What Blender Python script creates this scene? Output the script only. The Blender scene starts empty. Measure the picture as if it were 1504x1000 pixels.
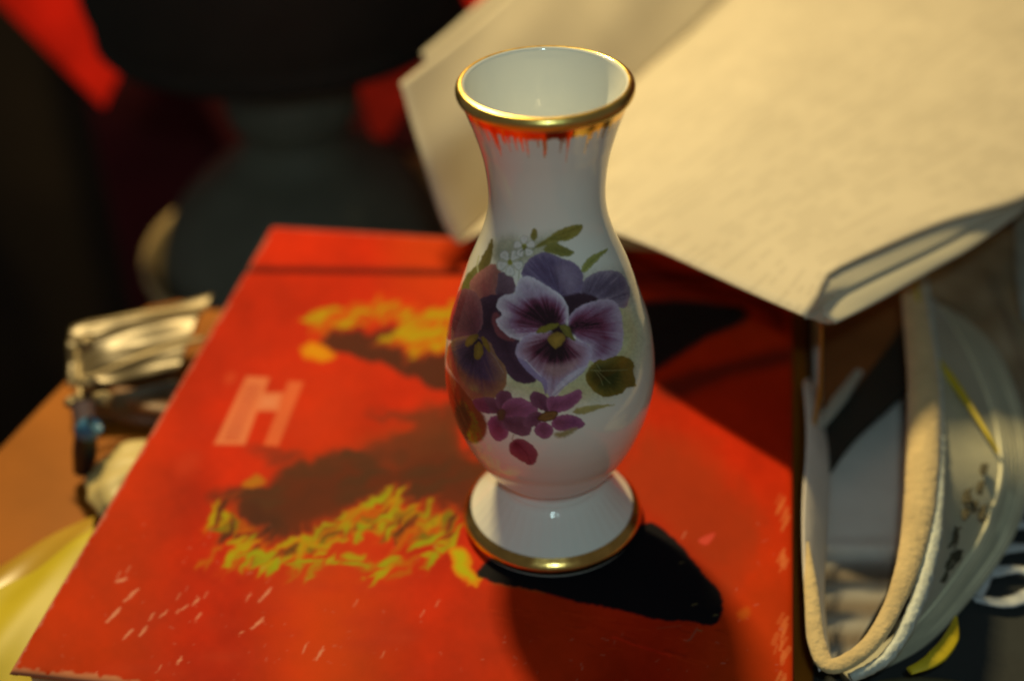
import bpy, bmesh, math, random
import numpy as np
from mathutils import Matrix, Vector
random.seed(7); rng = np.random.default_rng(7)
S = bpy.context.scene
COL = S.collection
U = 0.01                                    # everything below is written in centimetres

# ------------------------------------------------------------------ camera
F = 2049.2                                  # focal length in pixels of a 1504 px wide frame
CP = np.array([4.68, -31.34, 28.863])
_p, _r, _y = math.radians(35.11), math.radians(-2.004), math.radians(-10.363)
_fw = np.array([math.sin(_y)*math.cos(_p), math.cos(_y)*math.cos(_p), -math.sin(_p)])
_rt = np.cross(_fw, [0, 0, 1]); _rt /= np.linalg.norm(_rt); _up = np.cross(_rt, _fw)
CR = math.cos(_r)*_rt + math.sin(_r)*_up; CU = -math.sin(_r)*_rt + math.cos(_r)*_up
cam = bpy.data.cameras.new('camera'); co = bpy.data.objects.new('camera', cam); COL.objects.link(co)
co.matrix_world = Matrix((( CR[0], CU[0], -_fw[0], CP[0]*U), (CR[1], CU[1], -_fw[1], CP[1]*U),
                          (CR[2], CU[2], -_fw[2], CP[2]*U), (0, 0, 0, 1)))
cam.sensor_width = 36; cam.lens = F/1504*36; cam.clip_start = 0.02; cam.clip_end = 20
cam.dof.use_dof = True; cam.dof.focus_distance = 0.366; cam.dof.aperture_fstop = 5.0
S.camera = co

# ------------------------------------------------------------------ world and lamps
w = bpy.data.worlds.new('World'); S.world = w; w.use_nodes = True
w.node_tree.nodes['Background'].inputs[0].default_value = (1.0, 0.92, 0.80, 1)
w.node_tree.nodes['Background'].inputs[1].default_value = 0.065
S.view_settings.view_transform = 'Standard'; S.view_settings.look = 'None'; S.view_settings.exposure = 0
S.cycles.max_bounces = 8; S.cycles.filter_width = 2.1

def lamp(name, pos, target, sx, sy, power, col, roll=0):
    l = bpy.data.lights.new(name, 'AREA'); l.shape = 'RECTANGLE' if sx != sy else 'DISK'
    l.size = sx*U
    if sx != sy: l.size_y = sy*U
    l.energy = power; l.color = col
    o = bpy.data.objects.new(name, l); COL.objects.link(o)
    d = (Vector(target)-Vector(pos)).normalized()
    o.rotation_mode = 'QUATERNION'
    o.rotation_quaternion = d.to_track_quat('-Z', 'Y') @ Matrix.Rotation(roll, 4, 'Z').to_quaternion()
    o.location = Vector(pos)*U
    return o
lamp('desk_lamp_tube', (-29.5, 48.6, 72.5), (0, 2, 4), 2.6, 13.0, 10.0, (1.0, .77, .35), math.radians(35))
lamp('small_cool_lamp', (6.5, -33, 36), (0, 0, 7), 2.2, 1.1, 0.35, (.68, .98, .98))

# ------------------------------------------------------------------ helpers
def at(x, y, h=0.0):
    """point at height h seen at photograph pixel (x, y)"""
    d = CR*(x-752)/F - CU*(y-500)/F + _fw
    return CP + d*(h-CP[2])/d[2]
def proj(X):
    Y = np.asarray(X)-CP
    z = Y@_fw
    return np.stack([752+F*(Y@CR)/z, 500-F*(Y@CU)/z], -1)
def lin(c, gain=(1, 1, 1)):
    c = np.array(c, float)/255
    l = np.where(c <= .04045, c/12.92, ((c+.055)/1.055)**2.4)
    return np.clip(l*np.array(gain), 0, .86)

def mesh_obj(name, verts, faces, mat, parent=None, smooth=True, cols=None):
    me = bpy.data.meshes.new(name)
    me.from_pydata((np.asarray(verts)*U).tolist(), [], faces if isinstance(faces, list) else faces.tolist())
    if cols:
        for k, v in cols.items():
            if v.ndim == 1:
                a = me.attributes.new(k, 'FLOAT', 'POINT'); a.data.foreach_set('value', v.astype(np.float32))
            else:
                a = me.attributes.new(k, 'FLOAT_COLOR', 'POINT')
                a.data.foreach_set('color', np.c_[v, np.ones(len(v))].astype(np.float32).ravel())
    me.materials.append(mat)
    if smooth: me.polygons.foreach_set('use_smooth', [True]*len(me.polygons))
    me.update()
    o = bpy.data.objects.new(name, me); COL.objects.link(o)
    if parent: o.parent = parent
    return o
def thing(name, label, cat, kind=None):
    o = bpy.data.objects.new(name, None); COL.objects.link(o)
    o['label'] = label; o['category'] = cat
    if kind: o['kind'] = kind
    return o
def tag(o, label, cat, kind=None):
    o['label'] = label; o['category'] = cat
    if kind: o['kind'] = kind
    return o
def structure(o, label=None):
    o['kind'] = 'structure'
    if label: o['label'] = label
    return o
def gridfaces(nu, nv, wrap=False):
    a = np.arange(nu*nv).reshape(nu, nv)
    if wrap: a = np.concatenate([a, a[:, :1]], 1)
    return np.stack([a[:-1, :-1], a[1:, :-1], a[1:, 1:], a[:-1, 1:]], -1).reshape(-1, 4)
def recenter(root, pos):
    """put the thing's origin at its base; children keep their places"""
    root.location = Vector([float(c)*U for c in pos])
    for c in root.children: c.matrix_parent_inverse = Matrix.Translation(-root.location)
def sheet(name, G, mat, thick=0.02, parent=None, smooth=True):
    """G: (nu, nv, 3) grid given real thickness"""
    G = np.asarray(G, float); nu, nv = G.shape[:2]
    o = mesh_obj(name, G.reshape(-1, 3), gridfaces(nu, nv), mat, parent, smooth)
    m = o.modifiers.new('thickness', 'SOLIDIFY'); m.thickness = thick*U; m.offset = -1
    return o
def loft(curves, n=40, m=10):
    """curves: list of 3D polylines -> smooth grid (n along, m across per gap)"""
    R = [resample(c, n) for c in curves]
    R = np.array(R)
    out = []
    K = len(R)
    for t in np.linspace(0, K-1, (K-1)*m+1):
        i = min(int(t), K-2); f = t-i
        p0 = R[max(i-1, 0)]; p1 = R[i]; p2 = R[i+1]; p3 = R[min(i+2, K-1)]
        out.append(.5*((2*p1)+(-p0+p2)*f+(2*p0-5*p1+4*p2-p3)*f*f+(-p0+3*p1-3*p2+p3)*f**3))
    return np.array(out)
def resample(c, n, closed=False):
    c = np.array(c, float)
    if closed: c = np.vstack([c, c[:1]])
    K = len(c); out = []
    if K > 2:
        for t in np.linspace(0, K-1, 20*K):
            i = min(int(t), K-2); f = t-i
            p0 = c[i-1] if i > 0 else (c[-2] if closed else c[0]); p1 = c[i]; p2 = c[i+1]
            p3 = c[i+2] if i+2 < K else (c[1] if closed else c[-1])
            out.append(.5*((2*p1)+(-p0+p2)*f+(2*p0-5*p1+4*p2-p3)*f*f+(-p0+3*p1-3*p2+p3)*f**3))
        c = np.array(out)
    d = np.r_[0, np.cumsum(np.linalg.norm(np.diff(c, axis=0), axis=1))]
    s = np.linspace(0, d[-1], n+1 if closed else n)
    q = np.stack([np.interp(s, d, c[:, k]) for k in range(c.shape[1])], 1)
    return q[:-1] if closed else q
def tube(name, path, rad, mat, parent=None, n=60, k=12, closed=False, flat=1.0, wob=0.0):
    # flat squashes the section vertically
    P = resample(path, n, closed)
    T = (np.roll(P, -1, 0)-np.roll(P, 1, 0)) if closed else np.gradient(P, axis=0)
    T /= np.linalg.norm(T, axis=1)[:, None]
    ref = np.array([0, 0, 1.0])
    A = np.cross(T, ref); A /= (np.linalg.norm(A, axis=1)[:, None]+1e-9); B = np.cross(A, T)
    rr = np.interp(np.linspace(0, 1, n), np.linspace(0, 1, len(np.atleast_1d(rad))), np.atleast_1d(rad)) if np.ndim(rad) else np.full(n, rad)
    V = []
    for j in range(n):
        for a in np.linspace(0, 2*np.pi, k, endpoint=False):
            q = rr[j]*(1+wob*rng.normal())
            V.append(P[j]+A[j]*math.cos(a)*q+B[j]*math.sin(a)*q*flat)
    fa = gridfaces(n, k, True).tolist()
    if closed:
        l = (n-1)*k
        fa += [[l+i, i, (i+1) % k, l+(i+1) % k] for i in range(k)]
    else:
        fa += [list(range(k))[::-1], [(n-1)*k+i for i in range(k)]]
    return mesh_obj(name, V, fa, mat, parent)
def revolve(name, prof, mat, parent=None, centre=(0, 0), n=96, mod=None):
    prof = np.array(prof, float); a = np.linspace(0, 2*np.pi, n, endpoint=False)
    r = prof[:, 0][:, None]*np.ones(n)
    if mod is not None: r = r+mod(prof[:, 0][:, None], prof[:, 1][:, None], a[None])
    V = np.stack([centre[0]+r*np.cos(a), centre[1]+r*np.sin(a), prof[:, 1][:, None]+0*r], -1)
    return mesh_obj(name, V.reshape(-1, 3), gridfaces(len(prof), n, True), mat, parent)
def box(name, c0, c1, mat, parent=None, bev=0.05):
    bm = bmesh.new()
    x0, y0, z0 = [min(a, b)*U for a, b in zip(c0, c1)]; x1, y1, z1 = [max(a, b)*U for a, b in zip(c0, c1)]
    v = [bm.verts.new(q) for q in ((x0, y0, z0), (x1, y0, z0), (x1, y1, z0), (x0, y1, z0), (x0, y0, z1), (x1, y0, z1), (x1, y1, z1), (x0, y1, z1))]
    for f in ((3, 2, 1, 0), (4, 5, 6, 7), (0, 1, 5, 4), (1, 2, 6, 5), (2, 3, 7, 6), (3, 0, 4, 7)): bm.faces.new([v[i] for i in f])
    if bev: bmesh.ops.bevel(bm, geom=bm.edges[:], offset=bev*U, segments=2, affect='EDGES', profile=.5)
    me = bpy.data.meshes.new(name); bm.to_mesh(me); bm.free(); me.materials.append(mat)
    o = bpy.data.objects.new(name, me); COL.objects.link(o)
    if parent: o.parent = parent
    return o

# ------------------------------------------------------------------ materials
def mat(name, col=(.5, .5, .5), rough=.5, metal=0., spec=.5, attr=None, noise=None, bump=None, trans=0., alpha=1., coat=0., sheen=0., mattr=None):
    """noise: (scale, strength, detail); bump: (scale, strength, detail)"""
    m = bpy.data.materials.new(name); m.use_nodes = True
    N = m.node_tree.nodes; L = m.node_tree.links; b = N['Principled BSDF']
    b.inputs['Base Color'].default_value = (*col, 1); b.inputs['Roughness'].default_value = rough
    b.inputs['Metallic'].default_value = metal; b.inputs['Specular IOR Level'].default_value = spec
    b.inputs['Transmission Weight'].default_value = trans; b.inputs['Alpha'].default_value = alpha
    b.inputs['Coat Weight'].default_value = coat; b.inputs['Coat Roughness'].default_value = .05
    b.inputs['Sheen Weight'].default_value = sheen
    tc = N.new('ShaderNodeTexCoord')
    src = None
    if attr:
        a = N.new('ShaderNodeAttribute'); a.attribute_name = attr; src = a.outputs['Color']
    if noise:
        n = N.new('ShaderNodeTexNoise'); n.inputs['Scale'].default_value = noise[0]; n.inputs['Detail'].default_value = noise[2]
        L.new(tc.outputs['Object'], n.inputs['Vector'])
        r = N.new('ShaderNodeMapRange'); r.inputs['From Min'].default_value = .3; r.inputs['From Max'].default_value = .7
        r.inputs['To Min'].default_value = 1-noise[1]; r.inputs['To Max'].default_value = 1+noise[1]
        L.new(n.outputs['Fac'], r.inputs['Value'])
        v = N.new('ShaderNodeVectorMath'); v.operation = 'SCALE'
        if src is not None: L.new(src, v.inputs[0])
        else: v.inputs[0].default_value = col
        L.new(r.outputs['Result'], v.inputs['Scale']); src = v.outputs[0]
        rr = N.new('ShaderNodeMapRange'); rr.inputs['To Min'].default_value = max(rough-.08, .02); rr.inputs['To Max'].default_value = rough+.1
        L.new(n.outputs['Fac'], rr.inputs['Value']); L.new(rr.outputs['Result'], b.inputs['Roughness'])
    if src is not None: L.new(src, b.inputs['Base Color'])
    if mattr:
        a = N.new('ShaderNodeAttribute'); a.attribute_name = mattr; L.new(a.outputs['Fac'], b.inputs['Metallic'])
    if bump:
        n = N.new('ShaderNodeTexNoise'); n.inputs['Scale'].default_value = bump[0]; n.inputs['Detail'].default_value = bump[2]
        L.new(tc.outputs['Object'], n.inputs['Vector'])
        k = N.new('ShaderNodeBump'); k.inputs['Strength'].default_value = bump[1]; k.inputs['Distance'].default_value = .001
        L.new(n.outputs['Fac'], k.inputs['Height']); L.new(k.outputs['Normal'], b.inputs['Normal'])
    return m

M_porc = mat('porcelain', rough=.085, spec=.5, attr='print', mattr='gold', bump=(300, .01, 2), col=(.8, .8, .76))
M_porcw = mat('white_porcelain', (.80, .81, .78), rough=.09, spec=.5)
M_gold = mat('gilding', (1.0, .70, .20), rough=.30, metal=1, noise=(260, .10, 5), bump=(500, .05, 3), coat=.5)
M_gold2 = mat('foot_gilding', (.92, .58, .17), rough=.20, metal=1, noise=(260, .15, 5), bump=(500, .05, 3))
M_cover = mat('printed_cover', rough=.6, spec=.04, attr='print', noise=(45, .07, 6), bump=(90, .10, 4))
M_coverside = mat('cover_board', (.35, .03, .01), rough=.5, noise=(60, .3, 5))
M_pages = mat('page_edges', (.55, .45, .30), rough=.8, noise=(200, .15, 4))
M_table = mat('orange_wood', (.30, .095, .008), rough=.45, spec=.12, noise=(25, .16, 6), bump=(40, .05, 3))
M_shade = mat('black_shade', (.020, .017, .013), rough=.75, noise=(30, .3, 3))
M_base = mat('dark_grey_green', (.14, .15, .115), rough=.55, noise=(25, .2, 3))
M_dish = mat('cream_ceramic', (.72, .52, .25), rough=.35, noise=(30, .1, 3))
M_red = mat('lit_curtain', (.34, .008, .004), rough=.9, spec=.05, noise=(30, .25, 4), bump=(300, .2, 3))
M_maroon = mat('shaded_curtain', (.13, .010, .018), rough=.95, noise=(12, .3, 3), bump=(200, .2, 3))  # the red curtain's shade put into its colour
M_brown = mat('dark_brown_panel', (.034, .020, .009), rough=.7, noise=(6, .4, 3))
M_clear = mat('clear_film', (.9, .85, .72), rough=.08, trans=.85, spec=.8, bump=(60, .5, 3))

# ------------------------------------------------------------------ painting of flat print
def smooth_poly(poly, k=5):
    return resample(poly, len(poly)*k, True)
def sdist(P, poly):
    A = poly; B = np.roll(poly, -1, 0); d = B-A
    best = np.full(len(P), 1e9); inside = np.zeros(len(P), bool)
    for a, b, e in zip(A, B, d):
        t = np.clip(((P-a)@e)/(e@e+1e-9), 0, 1)
        q = P-a-t[:, None]*e
        best = np.minimum(best, (q*q).sum(1))
        c = (a[1] > P[:, 1]) != (b[1] > P[:, 1])
        xi = a[0]+(P[:, 1]-a[1])*e[0]/(e[1] if abs(e[1]) > 1e-9 else 1e-9)
        inside ^= c & (P[:, 0] < xi)
    s = np.sqrt(best); s[inside] *= -1
    return s
def vnoise(P, s, seed=0):
    """smooth value noise"""
    q = P/s; i = np.floor(q).astype(int); f = q-i; f = f*f*(3-2*f)
    def h(a, b):
        n = (a*374761393+b*668265263+seed*144269)
        n = (n ^ (n >> 13))*1274126177
        return ((n ^ (n >> 16)) & 65535)/65535.
    return (h(i[:, 0], i[:, 1])*(1-f[:, 0])+h(i[:, 0]+1, i[:, 1])*f[:, 0])*(1-f[:, 1]) + \
           (h(i[:, 0], i[:, 1]+1)*(1-f[:, 0])+h(i[:, 0]+1, i[:, 1]+1)*f[:, 0])*f[:, 1]
class Canvas:
    def __init__(s, P, base, gain): s.P = P; s.C = np.tile(np.array(base, float), (len(P), 1)); s.gain = gain; s.rag = 0
    def fill(s, poly, stops, centre=None, soft=1.2, alpha=1., streak=0., k=5, sharp=False, seed=0):
        poly = np.array(poly, float)
        if not sharp: poly = smooth_poly(poly, k)
        lo = poly.min(0)-4*soft; hi = poly.max(0)+4*soft
        m = np.where(((s.P > lo) & (s.P < hi)).all(1))[0]
        if not len(m): return
        P = s.P[m]; d = sdist(P, poly)
        d = d+s.rag*(vnoise(P, 3.5, 55)-.5) if s.rag else d
        al = np.clip(.5-d/(2*soft), 0, 1); al = al*al*(3-2*al)*alpha
        if centre is None:
            t = np.clip(-d/(np.abs(d).max()+1e-6), 0, 1); t = 1-t
        else:
            c = np.array(centre, float); r = np.linalg.norm(P-c, axis=1)
            t = r/(r+np.maximum(-d, 0)+1e-6)
            if streak:
                ang = np.arctan2(P[:, 1]-c[1], P[:, 0]-c[0])
                sn = vnoise(np.stack([ang*22, r*.03], 1), 1., seed)-.5
                sn += .6*(vnoise(np.stack([ang*60, r*.05], 1), 1., seed+3)-.5)
                t = np.clip(t+.45*streak*sn*np.minimum(1, 4*t*(1-t)+.1), 0, 1)
        ts = [a for a, _ in stops]; cs = np.array([lin(c_, s.gain) for _, c_ in stops])
        col = np.stack([np.interp(t, ts, cs[:, i]) for i in range(3)], 1)
        s.C[m] = s.C[m]*(1-al[:, None])+col*al[:, None]
    def line(s, pts, wd, c, alpha=1., soft=.8):
        pts = np.array(pts, float)
        lo = pts.min(0)-wd-4; hi = pts.max(0)+wd+4
        m = np.where(((s.P > lo) & (s.P < hi)).all(1))[0]
        if not len(m): return
        P = s.P[m]; best = np.full(len(P), 1e9)
        for a, b in zip(pts[:-1], pts[1:]):
            e = b-a; t = np.clip(((P-a)@e)/(e@e+1e-9), 0, 1); best = np.minimum(best, np.linalg.norm(P-a-t[:, None]*e, axis=1))
        al = np.clip((wd/2-best)/(2*soft)+.5, 0, 1)*alpha
        s.C[m] = s.C[m]*(1-al[:, None])+lin(c, s.gain)*al[:, None]

# ------------------------------------------------------------------ setting: table, wall
TZ = -2.6
def slab(name, pts, z0, z1, m, parent=None):
    bm = bmesh.new()
    vb = [bm.verts.new((p[0]*U, p[1]*U, z0*U)) for p in pts]; vt = [bm.verts.new((p[0]*U, p[1]*U, z1*U)) for p in pts]
    bm.faces.new(vt); bm.faces.new(vb[::-1]); n = len(pts)
    for i in range(n): bm.faces.new((vb[i], vb[(i+1) % n], vt[(i+1) % n], vt[i]))
    bmesh.ops.recalc_face_normals(bm, faces=bm.faces[:])
    me = bpy.data.meshes.new(name); bm.to_mesh(me); bm.free(); me.materials.append(m)
    o = bpy.data.objects.new(name, me); COL.objects.link(o)
    if parent: o.parent = parent
    return o
e0, e1, e2 = at(-60, 722, TZ), at(110, 548, TZ), at(232, 443, TZ)
edge = resample([e0+(e0-e1)*1.2, e0, e1, e2, at(330, 456, TZ), at(600, 450, TZ), at(1000, 400, TZ), at(1500, 250, TZ)], 40)
table = thing('table', 'orange varnished wooden table with a curved edge, under all the other things', 'table')
table['kind'] = 'structure'
slab('table_top', [tuple(p[:2]) for p in edge]+[(60, 20), (60, -45), (-30, -45)], TZ-2.2, TZ, M_table, table)

wl = thing('wall', 'very dark brown wall at the left behind the table', 'wall'); 
xw = at(166, 250, -20)
# the dark brown panel and the maroon hanging stand 62 cm behind
def wallpoint(x, y, Y):
    d = CR*(x-752)/F - CU*(y-500)/F + _fw
    return CP + d*(Y-CP[1])/d[1]
bx = wallpoint(163, 300, 62)[0]
bpy.data.objects.remove(wl)
o = box('wall', (-120, 66, -80), (140, 70, 60), M_brown, None, 0); structure(o)
o = box('floor', (-150, -80, -84), (150, 66, -80), M_brown, None, 0); structure(o)
def drape(name, x0, x1, z0, z1, Y, amp, wl_, m, parent=None, n=120, k=20, ph=0):
    xs = np.linspace(x0, x1, n); G = []
    for z in np.linspace(z0, z1, k):
        G.append([[x, Y+amp*math.sin((x)/wl_+ph+.25*math.sin(z*.1))+.3*amp*math.sin(x/wl_*2.7+z*.05), z] for x in xs])
    return sheet(name, G, m, .15, parent)
o = drape('curtain', bx, 110, -78, 40, 63, 1.0, 3.2, M_maroon)
tag(o, 'dark maroon curtain hanging in shadow behind the dark waisted lamp', 'curtain')
# ------------------------------------------------------------------ the red book
BL, BR, BF, BN = -13.858, 7.251, 15.903, -8.07
BR_ = BR
book = thing('book', 'large worn red book with a dark picture and pale letter H, under the vase', 'book')
nx, ny = 470, 520
X, Y = np.meshgrid(np.linspace(BL, BR, nx), np.linspace(BN, BF, ny), indexing='ij')
rx = np.minimum(X-BL, BR-X); ry = np.minimum(Y-BN, BF-Y)
Z = -0.12*np.exp(-np.minimum(rx, ry)/.06)
hl = 12.63+(X+13.61)*(13.34-12.63)/(13.61-5.32)
Z -= .13*np.exp(-((Y-hl)/.18)**2)
Z += .02*np.sin(X*.35+1)*np.sin(Y*.3)*np.clip(np.minimum(rx, ry)/3, 0, 1)*.6
V = np.stack([X, Y, Z], -1).reshape(-1, 3)
PX = proj(np.stack([X, Y, 0*X], -1).reshape(-1, 3))
GB = (1/1.14, 1/1.0, 1/.40)
n1 = vnoise(PX, 90, 1); n2 = vnoise(PX, 30, 2); n3 = vnoise(PX*[1, .5], 160, 5)
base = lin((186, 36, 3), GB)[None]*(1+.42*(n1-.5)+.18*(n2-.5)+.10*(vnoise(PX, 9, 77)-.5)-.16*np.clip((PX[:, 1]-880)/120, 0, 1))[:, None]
og = np.clip((n3-.36)*2.0, 0, 1)[:, None]
base = base*(1-.55*og)+lin((206, 70, 6), GB)[None]*.55*og
cv = Canvas(PX, (0, 0, 0), GB); cv.C = base.copy()
Z8 = lambda pts: [(240+a/2, 380+b/2) for a, b in pts]
brown = (74, 44, 16)
# far crease is coloured dark along its groove too
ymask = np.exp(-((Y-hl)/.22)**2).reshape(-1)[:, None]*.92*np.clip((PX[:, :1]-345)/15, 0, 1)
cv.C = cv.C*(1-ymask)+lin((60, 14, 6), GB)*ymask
# hazy brown figure
P0 = cv.P.copy()
wv = lambda s, k: np.stack([vnoise(P0, s, k)-.5, vnoise(P0, s, k+1)-.5], 1)
cv.P = P0+wv(46, 61)*34+wv(17, 63)*16+wv(7, 65)*6
cv.fill(Z8([(380, 640), (560, 560), (800, 430), (940, 560), (960, 700), (760, 760), (500, 800), (300, 800)]), [(0, (120, 50, 12)), (1, (150, 50, 8))], soft=34, alpha=.75)
cv.fill([(880, 700), (960, 640), (1060, 690), (1110, 770), (1090, 860), (1040, 850), (960, 760), (900, 790)], [(0, (140, 48, 10)), (1, (165, 52, 10))], soft=30, alpha=.75)
cv.fill(Z8([(150, 700), (240, 680), (380, 620), (520, 575), (640, 592), (760, 540), (820, 470), (880, 560), (990, 640), (960, 770), (860, 775), (700, 722), (620, 720), (520, 775), (450, 812), (380, 845), (290, 850), (250, 830), (240, 760), (190, 742)]),
        [(0, (84, 56, 22)), (.6, (66, 36, 14)), (1, (92, 38, 10))], soft=20, alpha=.9)
cv.fill(Z8([(600, 455), (700, 440), (860, 440), (900, 520), (860, 560), (700, 585), (640, 565), (730, 500)]), [(0, (88, 52, 18)), (1, (96, 44, 14))], soft=12, alpha=.8)
cv.fill(Z8([(470, 225), (515, 180), (580, 198), (640, 188), (690, 205), (760, 262), (900, 290), (940, 390), (830, 385), (720, 352), (600, 292), (530, 262)]),
        [(0, (70, 42, 18)), (1, (84, 34, 12))], soft=7)
cv.fill(Z8([(240, 760), (300, 730), (360, 760), (340, 830), (280, 850), (245, 820)]), [(0, (40, 26, 14)), (1, (80, 40, 14))], soft=9, alpha=.8)
cv.P = P0+wv(46, 61)*20+wv(17, 63)*11+wv(7, 65)*5
r_ = random.Random(8)
for _ in range(60):
    x, y = r_.uniform(360, 700), r_.uniform(660, 770)
    if y > 700+abs(x-560)*.12+30: continue
    s_ = r_.uniform(6, 22); cv.fill([(x-s_*1.6, y+s_*.3), (x, y-s_*.5), (x+s_*1.6, y-s_*.4), (x+s_*.2, y+s_*.5)], [(0, r_.choice([(100, 66, 26), (54, 36, 16), (92, 50, 16), (44, 30, 16)])), (1, (74, 44, 16))], soft=8, alpha=.55)
def flames(path, n, size, cols, seed, ang=None):
    r = random.Random(seed); P = resample(path, n)
    for i in range(n):
        x, y = P[i]+np.array([r.gauss(0, size*.45), r.gauss(0, size*.45)])
        a = math.radians(r.gauss(-34, 20)) if ang is None else r.gauss(ang, .35)
        l = size*r.uniform(.7, 2.0); wd = size*r.uniform(.22, .48)
        ca, sa = math.cos(a), math.sin(a)
        pts = [(x-l*ca, y-l*sa), (x-l*.2*ca+wd*sa, y-l*.2*sa-wd*ca), (x+l*.5*ca+wd*.6*sa, y+l*.5*sa-wd*.6*ca), (x+l*ca, y+l*sa),
               (x+l*.3*ca-wd*sa, y+l*.3*sa+wd*ca), (x-l*.5*ca-wd*.5*sa, y-l*.5*sa+wd*.5*ca)]
        c = r.choice(cols); m0 = np.array([x, y]); big = [tuple(m0+(np.array(q)-m0)*1.45) for q in pts]
        cv.fill(big, [(0, (214, 92, 6)), (1, (206, 66, 4))], soft=5, k=3, alpha=.30)
        cv.fill(pts, [(0, c), (1, tuple(int(v*.8) for v in c))], soft=3.4, k=3, alpha=.85)
yg, yl, orr, ol = (176, 186, 10), (200, 184, 8), (222, 104, 6), (116, 126, 14)
flames(Z8([(150, 735), (200, 790), (240, 860), (330, 872), (460, 832), (560, 775), (640, 742), (740, 765), (850, 790)]), 85, 16, [yg, yg, orr, ol, yg, brown, yl], 3)
flames(Z8([(100, 885), (240, 850), (340, 895), (460, 915), (560, 890), (680, 905), (790, 860), (860, 820)]), 34, 15, [yl, yg, orr, yg, yl], 4)
flames(Z8([(560, 800), (640, 760), (700, 800), (780, 800)]), 26, 15, [yg, orr, ol, brown, yg], 14)
flames(Z8([(450, 190), (540, 165), (620, 130), (700, 165), (850, 150)]), 60, 12, [yl, orr, orr, yl, yg], 5)
flames(Z8([(700, 190), (760, 230), (830, 230), (900, 240)]), 40, 15, [yl, (216, 128, 4), orr, yl], 6)
cv.fill(Z8([(415, 262), (440, 240), (480, 245), (505, 265), (490, 290), (450, 295), (420, 285)]), [(0, (204, 158, 6)), (1, (206, 110, 4))], soft=4)
cv.fill(Z8([(236, 655), (262, 632), (295, 640), (285, 668), (250, 682)]), [(0, (170, 130, 10)), (1, (180, 90, 10))], soft=4)
cv.fill(Z8([(835, 845), (880, 845), (915, 890), (940, 945), (900, 955), (850, 925), (828, 885)]), [(0, (158, 166, 6)), (.7, (182, 164, 6)), (1, (214, 110, 6))], soft=3)
cv.P = P0+wv(17, 63)*2.2+wv(6, 65)*2.2
# black figure and its kin in the shade of the booklet
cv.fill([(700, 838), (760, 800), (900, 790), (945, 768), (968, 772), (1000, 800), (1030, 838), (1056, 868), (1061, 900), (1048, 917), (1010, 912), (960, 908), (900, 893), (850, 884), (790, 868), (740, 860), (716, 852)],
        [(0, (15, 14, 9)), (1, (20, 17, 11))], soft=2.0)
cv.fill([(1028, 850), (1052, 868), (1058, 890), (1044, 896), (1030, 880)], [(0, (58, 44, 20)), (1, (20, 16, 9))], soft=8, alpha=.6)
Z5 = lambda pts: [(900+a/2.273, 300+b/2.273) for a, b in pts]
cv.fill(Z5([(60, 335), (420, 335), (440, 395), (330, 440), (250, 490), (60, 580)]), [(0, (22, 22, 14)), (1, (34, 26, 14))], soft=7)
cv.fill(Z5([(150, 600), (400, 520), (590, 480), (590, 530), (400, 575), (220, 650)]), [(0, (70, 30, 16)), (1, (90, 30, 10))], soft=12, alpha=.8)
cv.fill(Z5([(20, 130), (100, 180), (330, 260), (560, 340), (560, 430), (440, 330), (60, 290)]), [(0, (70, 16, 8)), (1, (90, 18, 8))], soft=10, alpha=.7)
# red lines crossing below the black shape
cv.line([(900, 935), (985, 962)], 3, (226, 40, 8), .55); cv.line([(720, 856), (800, 870)], 2, (190, 90, 20), .5)
for i in range(70):
    x = random.uniform(720, 1060); y = 868+(x-720)*.14+random.uniform(4, 60)
    l = random.uniform(6, 34); cv.line([(x, y), (x+l, y+l*random.uniform(.05, .4))], random.uniform(1, 3), random.choice([(160, 22, 4), (110, 20, 6), (214, 60, 10)]), .3)
cv.P = P0
# pale letter H with its small column of lettering
sal = (226, 136, 66)
cv.fill(Z8([(244, 345), (312, 348), (240, 546), (148, 545)]), [(0, sal), (1, (216, 108, 44))], soft=2.2, sharp=True)
cv.fill(Z8([(368, 358), (412, 361), (338, 549), (294, 547)]), [(0, (222, 104, 40)), (1, (212, 90, 32))], soft=2.2, sharp=True)
cv.fill(Z8([(282, 392), (352, 392), (338, 447), (262, 447)]), [(0, sal), (1, (216, 108, 44))], soft=2.2, sharp=True)
for i in range(15):
    t = i/14; x = 262+(196-262)*t; y = 372+(528-372)*t
    for j in range(3):
        cv.line(Z8([(x-16+j*14, y), (x-6+j*14, y+1)]), 2.8, (186, 60, 20), .8)
cv.fill(Z8([(178, 348), (198, 330), (216, 342), (204, 366), (182, 368)]), [(0, (206, 84, 30)), (1, (200, 60, 16))], soft=4, alpha=.6)
cv.fill(Z8([(30, 600), (70, 566), (110, 575), (100, 620), (50, 640)]), [(0, (190, 70, 26)), (1, (190, 50, 12))], soft=12, alpha=.5)
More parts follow.
